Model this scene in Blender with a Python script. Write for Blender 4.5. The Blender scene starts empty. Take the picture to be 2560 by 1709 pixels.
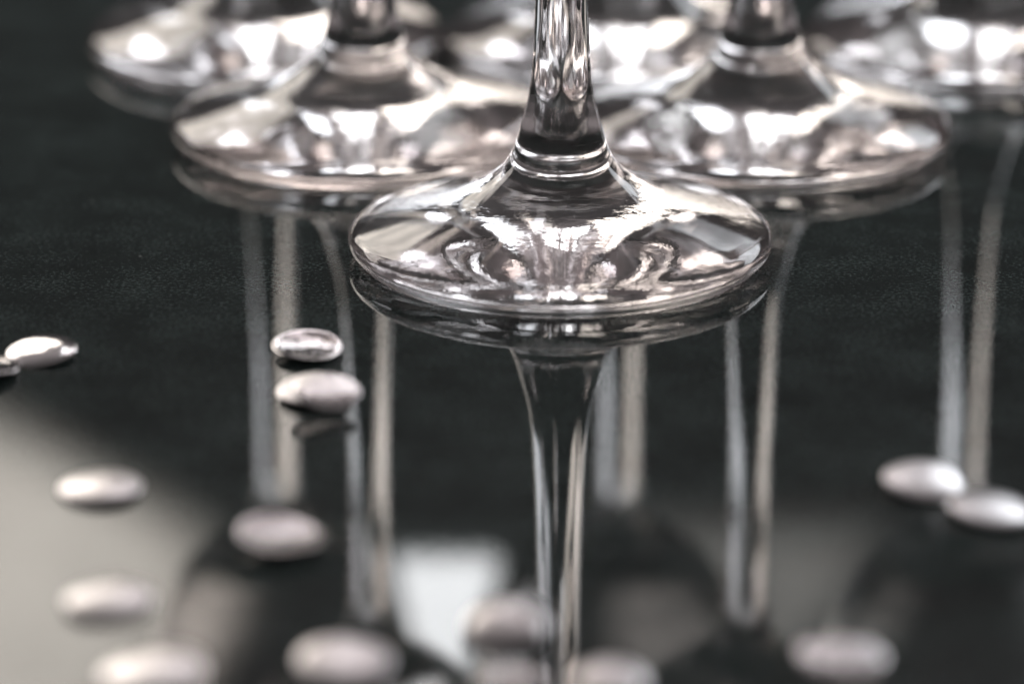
import bpy, math, random
import numpy as np
from mathutils import Vector

random.seed(7)
S = bpy.context.scene
COL = S.collection
MM = 0.001

# ------------------------------------------------------------------ camera
cam_d = bpy.data.cameras.new('camera')
cam = bpy.data.objects.new('camera', cam_d)
COL.objects.link(cam)
cam_d.sensor_width = 36.0
cam_d.lens = 128.9
cam_d.clip_start = 0.01
cam_d.clip_end = 50
cam.location = (0, -0.57466, 0.1928)
cam.rotation_euler = (math.radians(90 - 19.942), 0, math.radians(0.80))
cam_d.dof.use_dof = True
cam_d.dof.focus_distance = 0.593
cam_d.dof.aperture_fstop = 7.0
cam_d.dof.aperture_blades = 0
S.camera = cam

# ------------------------------------------------------------------ world and lamps
W = bpy.data.worlds.new('World')
S.world = W
W.use_nodes = True
wbg = W.node_tree.nodes['Background']
wbg.inputs['Strength'].default_value = 1.0
# a dim room: dark near the level of the table, paler upper walls, dark ceiling
_nt = W.node_tree
_tc = _nt.nodes.new('ShaderNodeTexCoord')
_sx = _nt.nodes.new('ShaderNodeSeparateXYZ')
_cr = _nt.nodes.new('ShaderNodeValToRGB')
_cr.color_ramp.interpolation = 'EASE'
_cr.color_ramp.elements[0].position = 0.30
_cr.color_ramp.elements[0].color = (0.044, 0.043, 0.043, 1)
_cr.color_ramp.elements[1].position = 0.58
_cr.color_ramp.elements[1].color = (0.27, 0.243, 0.246, 1)
_e = _cr.color_ramp.elements.new(0.70)
_e.color = (0.22, 0.20, 0.20, 1)
_e = _cr.color_ramp.elements.new(0.88)
_e.color = (0.04, 0.038, 0.038, 1)
_nt.links.new(_tc.outputs['Generated'], _sx.inputs[0])
_nt.links.new(_sx.outputs['Z'], _cr.inputs['Fac'])
_nt.links.new(_cr.outputs['Color'], wbg.inputs['Color'])


def lamp(name, loc, target, sx, sy, radiance, col, roll=0.0, soft=0.15, var=0.35, nscale=4.0, seed=0.0, cuts=()):
    d = bpy.data.lights.new(name, 'AREA')
    d.shape = 'RECTANGLE'
    d.size = sx
    d.size_y = sy
    d.energy = radiance * math.pi * sx * sy
    d.color = col
    # the pane is not evenly bright: soft borders and cloudy patches added to soften its reflections
    d.use_nodes = True
    nt = d.node_tree
    em = [n for n in nt.nodes if n.type == 'EMISSION'][0]
    ge = nt.nodes.new('ShaderNodeNewGeometry')
    se = nt.nodes.new('ShaderNodeSeparateXYZ')
    nt.links.new(ge.outputs['Parametric'], se.inputs[0])
    fac = None
    for ax in (0, 1):
        pp = nt.nodes.new('ShaderNodeMath')
        pp.operation = 'PINGPONG'
        pp.inputs[1].default_value = 0.5
        nt.links.new(se.outputs[ax], pp.inputs[0])
        mr = nt.nodes.new('ShaderNodeMapRange')
        mr.interpolation_type = 'SMOOTHSTEP'
        mr.inputs['From Max'].default_value = soft
        nt.links.new(pp.outputs[0], mr.inputs['Value'])
        if fac is None:
            fac = mr
        else:
            mu = nt.nodes.new('ShaderNodeMath')
            mu.operation = 'MULTIPLY'
            nt.links.new(fac.outputs[0], mu.inputs[0])
            nt.links.new(mr.outputs[0], mu.inputs[1])
            fac = mu
    ad = nt.nodes.new('ShaderNodeVectorMath')
    ad.operation = 'ADD'
    ad.inputs[1].default_value = (seed, seed * 1.7, 0)
    nt.links.new(ge.outputs['Parametric'], ad.inputs[0])
    no = nt.nodes.new('ShaderNodeTexNoise')
    no.inputs['Scale'].default_value = nscale
    no.inputs['Detail'].default_value = 2
    nt.links.new(ad.outputs[0], no.inputs['Vector'])
    mr = nt.nodes.new('ShaderNodeMapRange')
    mr.inputs['From Min'].default_value = 0.32
    mr.inputs['From Max'].default_value = 0.68
    mr.inputs['To Min'].default_value = 1 - var
    mr.inputs['To Max'].default_value = 1 + var * 0.5
    nt.links.new(no.outputs[0], mr.inputs['Value'])
    mu = nt.nodes.new('ShaderNodeMath')
    mu.operation = 'MULTIPLY'
    nt.links.new(fac.outputs[0], mu.inputs[0])
    nt.links.new(mr.outputs[0], mu.inputs[1])
    # slanted borders: each cut keeps the side of the line p-q (x, z in m) that lies to its left
    for (px, pz), (qx, qz), edge in cuts:
        ln = math.hypot(qx - px, qz - pz)
        nx, nz = -(qz - pz) / ln, (qx - px) / ln
        dt = nt.nodes.new('ShaderNodeVectorMath')
        dt.operation = 'DOT_PRODUCT'
        dt.inputs[1].default_value = (nx, 0, nz)
        nt.links.new(ge.outputs['Position'], dt.inputs[0])
        mr = nt.nodes.new('ShaderNodeMapRange')
        mr.interpolation_type = 'SMOOTHSTEP'
        k = nx * px + nz * pz
        mr.inputs['From Min'].default_value = k - edge / 2
        mr.inputs['From Max'].default_value = k + edge / 2
        nt.links.new(dt.outputs['Value'], mr.inputs['Value'])
        m2 = nt.nodes.new('ShaderNodeMath')
        m2.operation = 'MULTIPLY'
        nt.links.new(mu.outputs[0], m2.inputs[0])
        nt.links.new(mr.outputs[0], m2.inputs[1])
        mu = m2
    nt.links.new(mu.outputs[0], em.inputs['Strength'])
    o = bpy.data.objects.new(name, d)
    COL.objects.link(o)
    o.location = loc
    q = (Vector(target) - Vector(loc)).to_track_quat('-Z', 'Y')
    o.rotation_euler = q.to_euler()
    if roll:
        o.rotation_euler.rotate_axis('Z', math.radians(roll))
    return o


# the daylight that reaches the table: window panes behind it (bright middle with a glazing
# bar, warm to the left, bluish to the right) and a dim added overhead fill
for _x0, _x1 in ((-0.17, -0.010), (0.010, 0.17)):
    _x = (_x0 + _x1) / 2
    lamp('window_light', (_x, 0.90, 0.79), (_x, 0.0, 0.79), _x1 - _x0, 0.44, 3.8, (0.97, 0.985, 1.0), soft=0.06, var=0.3, seed=_x)
# a bright gap between two dark shapes, wide below and narrow above
lamp('window_light', (-0.0290, 0.30, 0.220), (-0.0290, 0.0, 0.220), 0.034, 0.072, 7.8, (0.97, 0.985, 1.0), soft=0.001, var=0.05,
     cuts=(((-0.0361, 0.2200), (-0.0436, 0.1811), 0.0015), ((-0.0142, 0.1796), (-0.0248, 0.2200), 0.0015)))
lamp('window_light', (0.09, 1.0, 0.60), (0.09, 0.0, 0.60), 0.14, 0.28, 1.2, (1.0, 0.96, 0.90), soft=0.10, cuts=(((0.1529, 0.4705), (0.1039, 0.5504), 0.006),))
# the left pane hangs askew as seen from the table: its low corner lies by the bright middle
_c = Vector((-0.128, 0.95, 0.462))
_e1 = Vector((-0.848, 0, -0.53))
_e2 = Vector((-0.53, 0, 0.848))
_p = _c + _e1 * 0.28 + _e2 * 0.22
lamp('window_light', _p, _p + Vector((0, -1, 0)), 0.56, 0.44, 4.6, (1.0, 0.925, 0.83), roll=-32, soft=0.08, var=0.45, nscale=3.5, seed=1.3)
lamp('window_light', (-0.85, 0.75, 0.50), (-0.85, 0.0, 0.50), 0.85, 0.32, 3.9, (1.0, 0.93, 0.86), soft=0.12, var=0.35, seed=4.1)
lamp('window_light', (0.78, 0.80, 0.50), (0.78, 0.0, 0.50), 1.15, 0.33, 5.2, (0.90, 0.95, 1.0), soft=0.12, var=0.35, seed=7.7)
lamp('overhead_fill_light', (-0.1, 0.6, 1.35), (-0.1, 0.6, 0), 3.4, 2.8, 0.10, (1.0, 0.93, 0.935), soft=0.2, var=0.4, nscale=6)  # unseen soft fill added overhead so the discs reflect grey

# ------------------------------------------------------------------ render settings
S.render.engine = 'CYCLES'
c = S.cycles
c.max_bounces = 32
c.transmission_bounces = 32
c.glossy_bounces = 16
c.diffuse_bounces = 3
c.transparent_max_bounces = 16
c.caustics_reflective = True
c.caustics_refractive = True
c.blur_glossy = 0.0
c.sample_clamp_indirect = 12.0
c.use_denoising = True
c.use_adaptive_sampling = False
S.view_settings.view_transform = 'Standard'
S.view_settings.look = 'None'
S.view_settings.exposure = 0
S.view_settings.gamma = 1


# ------------------------------------------------------------------ materials
def new_mat(name):
    m = bpy.data.materials.new(name)
    m.use_nodes = True
    nt = m.node_tree
    nt.nodes.clear()
    out = nt.nodes.new('ShaderNodeOutputMaterial')
    return m, nt, out


def glass_mat(name, col=(1, 1, 1), ior=1.5, bump=None, rough=0.0, dust=False):
    m, nt, out = new_mat(name)
    g = nt.nodes.new('ShaderNodeBsdfGlass')
    g.distribution = 'MULTI_GGX'
    g.inputs['Color'].default_value = (*col, 1)
    g.inputs['IOR'].default_value = ior
    g.inputs['Roughness'].default_value = rough
    nt.links.new(g.outputs[0], out.inputs[0])
    if bump:
        tc = nt.nodes.new('ShaderNodeTexCoord')
        prev = None
        for scale, strength, dist in bump:
            n = nt.nodes.new('ShaderNodeTexNoise')
            n.inputs['Scale'].default_value = scale
            n.inputs['Detail'].default_value = 2.0
            nt.links.new(tc.outputs['Object'], n.inputs['Vector'])
            b = nt.nodes.new('ShaderNodeBump')
            b.inputs['Strength'].default_value = strength
            b.inputs['Distance'].default_value = dist
            nt.links.new(n.outputs['Fac'], b.inputs['Height'])
            if prev:
                nt.links.new(prev.outputs[0], b.inputs['Normal'])
            prev = b
        nt.links.new(prev.outputs[0], g.inputs['Normal'])
    if dust:
        # single dust specks and dried droplets on the surface
        vo = nt.nodes.new('ShaderNodeTexVoronoi')
        vo.inputs['Scale'].default_value = 520
        nt.links.new(tc.outputs['Object'], vo.inputs['Vector'])
        sp = nt.nodes.new('ShaderNodeSeparateColor')
        nt.links.new(vo.outputs['Color'], sp.inputs[0])
        rd = nt.nodes.new('ShaderNodeMapRange')
        rd.inputs['From Min'].default_value = 0.72
        rd.inputs['To Min'].default_value = 0.0
        rd.inputs['To Max'].default_value = 0.11
        nt.links.new(sp.outputs[0], rd.inputs['Value'])
        lt = nt.nodes.new('ShaderNodeMath')
        lt.operation = 'LESS_THAN'
        nt.links.new(vo.outputs['Distance'], lt.inputs[0])
        nt.links.new(rd.outputs[0], lt.inputs[1])
        k = nt.nodes.new('ShaderNodeMath')
        k.operation = 'MULTIPLY'
        k.inputs[1].default_value = 0.6
        nt.links.new(lt.outputs[0], k.inputs[0])
        df = nt.nodes.new('ShaderNodeBsdfDiffuse')
        df.inputs['Color'].default_value = (0.55, 0.54, 0.52, 1)
        mx = nt.nodes.new('ShaderNodeMixShader')
        nt.links.new(k.outputs[0], mx.inputs[0])
        nt.links.new(g.outputs[0], mx.inputs[1])
        nt.links.new(df.outputs[0], mx.inputs[2])
        nt.links.new(mx.outputs[0], out.inputs[0])
    return m


M_GLASS = glass_mat('clear_glass', (0.99, 0.978, 0.978), 1.5, bump=[(70, 0.035, 0.0012), (900, 0.02, 0.0002)], dust=True)

M_UNDER = glass_mat('foot_underside_glass', (0.99, 0.978, 0.978), 1.5, bump=[(60, 0.12, 0.002), (450, 0.07, 0.0004), (1600, 0.12, 0.00012)])


def table_mat():
    m, nt, out = new_mat('black_glass_table')
    p = nt.nodes.new('ShaderNodeBsdfPrincipled')
    p.inputs['IOR'].default_value = 1.40
    tc = nt.nodes.new('ShaderNodeTexCoord')
    n = nt.nodes.new('ShaderNodeTexNoise')
    n.inputs['Scale'].default_value = 900
    n.inputs['Detail'].default_value = 3
    nt.links.new(tc.outputs['Object'], n.inputs['Vector'])
    # fine dust and print grain in the black glass
    dn = nt.nodes.new('ShaderNodeTexNoise')
    dn.inputs['Scale'].default_value = 1500
    dn.inputs['Detail'].default_value = 4
    dn.inputs['Roughness'].default_value = 0.7
    nt.links.new(tc.outputs['Object'], dn.inputs['Vector'])
    cr = nt.nodes.new('ShaderNodeValToRGB')
    cr.color_ramp.elements[0].position = 0.44
    cr.color_ramp.elements[0].color = (0.0125, 0.0215, 0.0205, 1)
    cr.color_ramp.elements[1].position = 0.74
    cr.color_ramp.elements[1].color = (0.10, 0.12, 0.117, 1)
    nt.links.new(dn.outputs['Fac'], cr.inputs['Fac'])
    # slow cloudy mottling of the black lacquer
    mo = nt.nodes.new('ShaderNodeTexNoise')
    mo.inputs['Scale'].default_value = 70
    mo.inputs['Detail'].default_value = 4
    mo.inputs['Roughness'].default_value = 0.65
    nt.links.new(tc.outputs['Object'], mo.inputs['Vector'])
    ms = nt.nodes.new('ShaderNodeMapRange')
    ms.inputs['From Min'].default_value = 0.3
    ms.inputs['From Max'].default_value = 0.7
    ms.inputs['To Min'].default_value = 0.55
    ms.inputs['To Max'].default_value = 1.6
    nt.links.new(mo.outputs['Fac'], ms.inputs['Value'])
    mm = nt.nodes.new('ShaderNodeVectorMath')
    mm.operation = 'SCALE'
    nt.links.new(cr.outputs['Color'], mm.inputs[0])
    nt.links.new(ms.outputs[0], mm.inputs['Scale'])
    # sparse dust specks
    vo = nt.nodes.new('ShaderNodeTexVoronoi')
    vo.inputs['Scale'].default_value = 260
    nt.links.new(tc.outputs['Object'], vo.inputs['Vector'])
    sp = nt.nodes.new('ShaderNodeSeparateColor')
    nt.links.new(vo.outputs['Color'], sp.inputs[0])
    rad = nt.nodes.new('ShaderNodeMapRange')          # a few cells carry a speck, each of its own size
    rad.inputs['From Min'].default_value = 0.70
    rad.inputs['From Max'].default_value = 1.0
    rad.inputs['To Min'].default_value = 0.0
    rad.inputs['To Max'].default_value = 0.075
    nt.links.new(sp.outputs[0], rad.inputs['Value'])
    lt = nt.nodes.new('ShaderNodeMath')
    lt.operation = 'LESS_THAN'
    nt.links.new(vo.outputs['Distance'], lt.inputs[0])
    nt.links.new(rad.outputs[0], lt.inputs[1])
    mx = nt.nodes.new('ShaderNodeMix')
    mx.data_type = 'RGBA'
    mx.inputs[7].default_value = (0.22, 0.22, 0.21, 1)
    nt.links.new(lt.outputs[0], mx.inputs[0])
    nt.links.new(mm.outputs[0], mx.inputs[6])
    nt.links.new(mx.outputs[2], p.inputs['Base Color'])
    r = nt.nodes.new('ShaderNodeMapRange')
    r.inputs['To Min'].default_value = 0.0
    r.inputs['To Max'].default_value = 0.03
    nt.links.new(n.outputs['Fac'], r.inputs['Value'])
    nt.links.new(r.outputs[0], p.inputs['Roughness'])
    b = nt.nodes.new('ShaderNodeBump')
    b.inputs['Strength'].default_value = 0.016
    b.inputs['Distance'].default_value = 0.0003
    nt.links.new(n.outputs['Fac'], b.inputs['Height'])
    nt.links.new(b.outputs[0], p.inputs['Normal'])
    nt.links.new(p.outputs[0], out.inputs[0])
    return m


M_TABLE = table_mat()


# ------------------------------------------------------------------ helpers
def link(name, me, mat=None, parent=None):
    o = bpy.data.objects.new(name, me)
    COL.objects.link(o)
    if mat:
        me.materials.append(mat)
    if parent:
        o.parent = parent
    return o


def tag(o, label=None, cat=None, group=None, kind=None):
    for k, v in (('label', label), ('category', cat), ('group', group), ('kind', kind)):
        if v:
            o[k] = v


def catmull(pts, step):
    """smooth curve through profile points (centripetal), resampled"""
    P = np.array(pts, float)
    P = np.vstack([2 * P[0] - P[1], P, 2 * P[-1] - P[-2]])
    out = []
    for i in range(1, len(P) - 2):
        p0, p1, p2, p3 = P[i - 1:i + 3]
        t0 = 0
        t1 = t0 + np.linalg.norm(p1 - p0) ** .5
        t2 = t1 + np.linalg.norm(p2 - p1) ** .5
        t3 = t2 + np.linalg.norm(p3 - p2) ** .5
        n = max(3, int(np.linalg.norm(p2 - p1) / step))
        for t in np.linspace(t1, t2, n, endpoint=False):
            a1 = (t1 - t) / (t1 - t0) * p0 + (t - t0) / (t1 - t0) * p1
            a2 = (t2 - t) / (t2 - t1) * p1 + (t - t1) / (t2 - t1) * p2
            a3 = (t3 - t) / (t3 - t2) * p2 + (t - t2) / (t3 - t2) * p3
            b1 = (t2 - t) / (t2 - t0) * a1 + (t - t0) / (t2 - t0) * a2
            b2 = (t3 - t) / (t3 - t1) * a2 + (t - t1) / (t3 - t1) * a3
            out.append((t2 - t) / (t2 - t1) * b1 + (t - t1) / (t2 - t1) * b2)
    out.append(P[-2])
    C = np.array(out)
    C[:, 0] = np.maximum(C[:, 0], 0)
    return C


def profile_normals(C):
    T = np.gradient(C, axis=0)
    N = np.stack([T[:, 1], -T[:, 0]], 1)
    N /= np.linalg.norm(N, axis=1)[:, None] + 1e-12
    return N


def lathe(name, C, N, seg=128):
    """C: (r,z) in mm running so that N points outwards; ends with r~0 become poles"""
    V, F, NV = [], [], []
    rings = []
    for (r, z), (nr, nz) in zip(C, N):
        if r < 1e-4:
            rings.append([len(V)])
            V.append((0, 0, z * MM))
            NV.append((0, 0, 1 if nz > 0 else -1))
        else:
            ring = []
            for k in range(seg):
                a = 2 * math.pi * k / seg
                ring.append(len(V))
                V.append((r * math.cos(a) * MM, r * math.sin(a) * MM, z * MM))
                NV.append((nr * math.cos(a), nr * math.sin(a), nz))
            rings.append(ring)
    for A, B in zip(rings, rings[1:]):
        for k in range(seg):
            k2 = (k + 1) % seg
            if len(A) == 1 and len(B) == 1:
                continue
            if len(A) == 1:
                F.append((A[0], B[k2], B[k]))
            elif len(B) == 1:
                F.append((A[k], A[k2], B[0]))
            else:
                F.append((A[k], A[k2], B[k2], B[k]))
    me = bpy.data.meshes.new(name)
    me.from_pydata(V, [], F)
    me.polygons.foreach_set('use_smooth', [True] * len(F))
    me.update()
    me.normals_split_custom_set_from_vertices(NV)
    return me


# ------------------------------------------------------------------ the table
def make_table():
    x0, x1, y0, y1, t, bev = -0.75, 0.75, -0.75, 0.55, 0.012, 0.0015
    V = []
    for (ins, z) in ((0, -t), (0, -bev), (bev, 0)):
        V += [(x0 + ins, y0 + ins, z), (x1 - ins, y0 + ins, z), (x1 - ins, y1 - ins, z), (x0 + ins, y1 - ins, z)]
    F = [(3, 2, 1, 0), (8, 9, 10, 11)]
    for k in range(2):
        for i in range(4):
            j = (i + 1) % 4
            F.append((4 * k + i, 4 * k + j, 4 * k + 4 + j, 4 * k + 4 + i))
    me = bpy.data.meshes.new('table_top')
    me.from_pydata(V, [], F)
    o = link('table_top', me, M_TABLE)
    tag(o, 'glossy black table top mirroring the wine glasses', 'table', kind='structure')


make_table()

# ------------------------------------------------------------------ wine glasses
under = [(0, 0.35), (8, 0.35), (18, 0.35), (26, 0.32), (30.5, 0.2), (31.8, 0.06), (32.6, 0.0)]
foot_top = [(33.5, 0.4), (34.3, 1.3), (34.85, 2.1), (35.0, 2.95), (34.7, 3.85), (33.9, 4.6), (31.8, 5.45), (27.5, 6.8), (22, 8.5),
            (17, 10.0), (13, 12.1), (10.6, 13.9), (9.2, 15.45)]
flare = [(8.2, 17.1), (7.3, 19.6), (6.5, 22.5), (5.45, 26.5)]
stem_up = [(4.85, 31.0), (4.45, 38), (4.15, 45), (3.88, 54), (3.74, 63), (3.85, 77), (4.3, 90), (5.2, 97)]
bowl_out = [(7.2, 97.8), (10.8, 100.5), (15.3, 103.9), (20.6, 109.2), (24.4, 116.5), (26.9, 125), (28.7, 136), (30.0, 149),
            (30.6, 166), (30.0, 186), (28.7, 204), (28.2, 210), (27.9, 210.9)]
bowl_in = [(27.4, 211.1), (27.0, 210.6), (27.1, 209.5), (27.6, 204), (28.9, 186), (29.5, 166), (28.9, 149), (27.55, 136.3),
           (25.7, 125.5), (23.2, 117.1), (19.5, 110.2), (14.4, 105.2), (9.8, 102.4), (5, 101.0), (0, 100.6)]
bowl_out = [(r, z + 2.5) for r, z in bowl_out]
bowl_in = [(r, z + 2.5) for r, z in bowl_in]
pts = under + foot_top + flare + stem_up + bowl_out + bowl_in
C = catmull(pts, 0.25)
C[0, 0] = 0
C[-1, 0] = 0
N = profile_normals(C)
N[0] = (0, -1)
N[-1] = (0, 1)


def cut_index(p):
    return int(np.argmin(((C - np.array(p)) ** 2).sum(1)))


i1 = cut_index(foot_top[-1])
i2 = cut_index(stem_up[-1])
me_foot = lathe('foot', C[:i1 + 1], N[:i1 + 1], 160)
i0 = cut_index(under[-1])
me_stem = lathe('stem', C[i1:i2 + 1], N[i1:i2 + 1], 160)
me_bowl = lathe('bowl', C[i2:], N[i2:], 160)
for me in (me_foot, me_stem, me_bowl):
    me.materials.append(M_GLASS)
me_foot.materials.append(M_UNDER)      # the pressed underside is not quite smooth
me_foot.polygons.foreach_set('material_index', [1 if f.normal.z < -0.5 else 0 for f in me_foot.polygons])

row2, row3, o3 = 65.3, 124.8, 12.2
glasses = [
    ((0, 0), 'sharp wine glass standing alone at the front of the group'),
    ((-35.7, row2), 'slightly blurred wine glass just behind the front glass, on its left'),
    ((35.7, row2), 'slightly blurred wine glass just behind the front glass, on its right'),
    ((o3 - 70.15, row3), 'blurred wine glass in the back row, at the upper left'),
    ((o3, row3), 'blurred wine glass in the middle of the back row, behind the front stem'),
    ((o3 + 70.15, row3), 'blurred wine glass in the back row, cut by the upper right corner'),
]
for i, ((x, y), lab) in enumerate(glasses):
    e = bpy.data.objects.new('wine_glass', None)
    COL.objects.link(e)
    e.empty_display_size = 0.02
    e.location = (x * MM, y * MM, 0.00005)
    e.rotation_euler = (0, 0, random.uniform(0, 6.28))
    tag(e, lab, 'wine glass', 'wine glasses standing in rows on the black table')
    for nm, me in (('foot', me_foot), ('stem', me_stem), ('bowl', me_bowl)):
        link(nm, me, None, e)


# ------------------------------------------------------------------ confetti discs
def disc_mat(name, wrinkle, rough):
    m, nt, out = new_mat(name)
    p = nt.nodes.new('ShaderNodeBsdfPrincipled')
    p.inputs['Base Color'].default_value = (0.68, 0.65, 0.655, 1)
    p.inputs['Metallic'].default_value = 1.0
    p.inputs['Roughness'].default_value = rough
    tc = nt.nodes.new('ShaderNodeTexCoord')
    prev = None
    for scale, st, dist in ((170, wrinkle, 0.002), (1300, wrinkle * .6, 0.0002)):
        n = nt.nodes.new('ShaderNodeTexNoise')
        n.inputs['Scale'].default_value = scale
        n.inputs['Detail'].default_value = 2
        nt.links.new(tc.outputs['Object'], n.inputs['Vector'])
        b = nt.nodes.new('ShaderNodeBump')
        b.inputs['Strength'].default_value = st
        b.inputs['Distance'].default_value = dist
        nt.links.new(n.outputs['Fac'], b.inputs['Height'])
        if prev:
            nt.links.new(prev.outputs[0], b.inputs['Normal'])
        prev = b
    nt.links.new(prev.outputs[0], p.inputs['Normal'])
    nt.links.new(p.outputs[0], out.inputs[0])
    return m


M_DISC = [disc_mat('smooth_silver_foil', 0.08, 0.08), disc_mat('wrinkled_silver_foil', 0.28, 0.24),
          disc_mat('satin_silver_foil', 0.07, 0.30)]


def confetti(x, y, dia, sag, tilt, fold, mat, seed, lift=0.0, plump=0.9):
    """a stamped foil disc, slightly padded; sag > 0 cups upwards, sag < 0 domes; fold bends it about one line"""
    rnd = random.Random(seed)
    seg, rows = 44, 12
    R = dia / 2
    fa = rnd.uniform(0, math.pi)
    ph = [rnd.uniform(0, 6.28) for _ in range(3)]

    def height(px, py):
        r2 = (px * px + py * py) / (R * R)
        u = (px * math.cos(fa) + py * math.sin(fa)) / R
        a = math.atan2(py, px)
        return sag * r2 + fold * u * u + 0.10 * r2 * math.sin(2 * a + ph[0]) + 0.05 * r2 * math.sin(3 * a + ph[1])

    V, F = [], []
    for side in (1, -1):
        pl = plump if side > 0 else plump * 1.3
        V.append([0, 0, height(0, 0) + pl * side])
        for i in range(1, rows + 1):
            t = math.sin(i / rows * math.pi / 2)          # finer towards the rim
            for k in range(seg):
                a = 2 * math.pi * k / seg
                rr = R * t * (1 + 0.012 * math.sin(3 * a + ph[2]))
                px, py = rr * math.cos(a), rr * math.sin(a)
                V.append([px, py, height(px, py) + side * (0.03 + pl * max(0.0, 1 - t * t) ** 0.5)])
    n1 = 1 + rows * seg
    for base, flip in ((0, False), (n1, True)):
        for k in range(seg):
            k2 = (k + 1) % seg
            f = [(base, base + 1 + k, base + 1 + k2)]
            for i in range(rows - 1):
                q = base + 1 + i * seg
                f.append((q + k, q + seg + k, q + seg + k2, q + k2))
            F += [t[::-1] for t in f] if flip else f
    qa, qb = 1 + (rows - 1) * seg, n1 + 1 + (rows - 1) * seg
    for k in range(seg):
        k2 = (k + 1) % seg
        F.append((qa + k, qb + k, qb + k2, qa + k2))
    # tilt, then let the lowest point rest on the table
    ax, ay = math.radians(tilt[0]), math.radians(tilt[1])
    W_ = []
    for px, py, pz in V:
        py, pz = py * math.cos(ax) - pz * math.sin(ax), py * math.sin(ax) + pz * math.cos(ax)
        px, pz = px * math.cos(ay) + pz * math.sin(ay), -px * math.sin(ay) + pz * math.cos(ay)
        W_.append((px, py, pz))
    lo = min(w[2] for w in W_)
    me = bpy.data.meshes.new('confetti_disc')
    me.from_pydata([(w[0] * MM, w[1] * MM, (w[2] - lo) * MM) for w in W_], [], F)
    me.polygons.foreach_set('use_smooth', [True] * len(F))
    me.materials.append(M_DISC[mat])
    o = link('confetti_disc', me)
    o.location = (x * MM, y * MM, (0.02 + lift) * MM)
    return o


DISCS = [
    # x, y, diameter, sag, tilt, fold, material, lift, plumpness, label
    (-79.1, -50.7, 11.0, -0.4, (6, -4), .2, 0, 0, .5, 'silver confetti disc near the left edge, behind a cut-off disc'),
    (-86.4, -58.2, 10.0, 0.5, (-4, 6), .2, 0, 0, .6, 'silver confetti disc cut off by the left edge of the picture'),
    (-38.7, -48.7, 10.7, 0.9, (5, 3), -.3, 0, 0, .35, 'sharpest confetti disc, cupped with bright streaks, left below the front glass'),
    (-36.6, -67.5, 10.5, 0.3, (5, -4), .3, 2, 0, .6, 'pale confetti disc half hidden under a wrinkled one, below the sharpest disc'),
    (-34.2, -73.0, 10.2, -0.2, (10, 5), .3, 1, 1.6, .6, 'wrinkled confetti disc lying on another disc, below the sharpest disc'),
    (-63.6, -104.5, 11.6, -0.3, (0, -1), .0, 2, 0, 0.6, 'pale domed confetti disc at mid-left on the beige reflection'),
    (-37.3, -123.0, 11.6, 0.7, (1, 6), .6, 1, 0, .4, 'blurred crumpled confetti disc on the dark table, low between the mirrored left stems'),
    (-57.9, -143.5, 11.4, -0.3, (3, 0), .2, 2, 0, 0.68, 'very blurred white confetti disc at the lower left'),
    (-49.9, -165.2, 13.0, -0.3, (2, -2), .2, 2, 0, 0.75, 'large blurred white confetti disc at the bottom left edge'),
    (-26.5, -161.5, 11.6, -0.3, (5, 2), .3, 2, 0, .6, 'blurred beige confetti disc at the bottom, left of the white wedge reflection'),
    (-6.6, -152.2, 10.4, -0.3, (9, -2), .2, 2, 0, 1.0, 'blurred confetti disc touching the mirrored front stem, right of the white wedge'),
    (-5.4, -168.5, 8.6, 0.5, (-6, 3), .3, 1, 0, .5, 'dull confetti disc at the bottom edge, below the disc by the mirrored stem'),
    (6.4, -166.5, 9.0, -0.3, (4, 0), .2, 2, 0, 0.68, 'blurred confetti disc at the bottom edge, right of the mirrored front stem'),
    (50.6, -101.6, 11.2, -0.2, (6, 4), .2, 2, 0, 0.6, 'left of the two blurred confetti discs side by side at the right'),
    (58.8, -111.3, 11.4, -0.2, (1, 5), .2, 2, 0, 0.6, 'right of the two blurred confetti discs side by side at the right'),
    (35.0, -160.0, 10.8, -0.2, (5, 3), .5, 1, 0, .6, 'very blurred confetti disc alone at the lower right'),
]
for i, (x, y, dia, sag, tilt, fold, mat, lift, plump, lab) in enumerate(DISCS):
    o = confetti(x, y, dia, sag, tilt, fold, mat, i, lift, plump)
    tag(o, lab, 'confetti', 'silver confetti discs scattered on the black table')
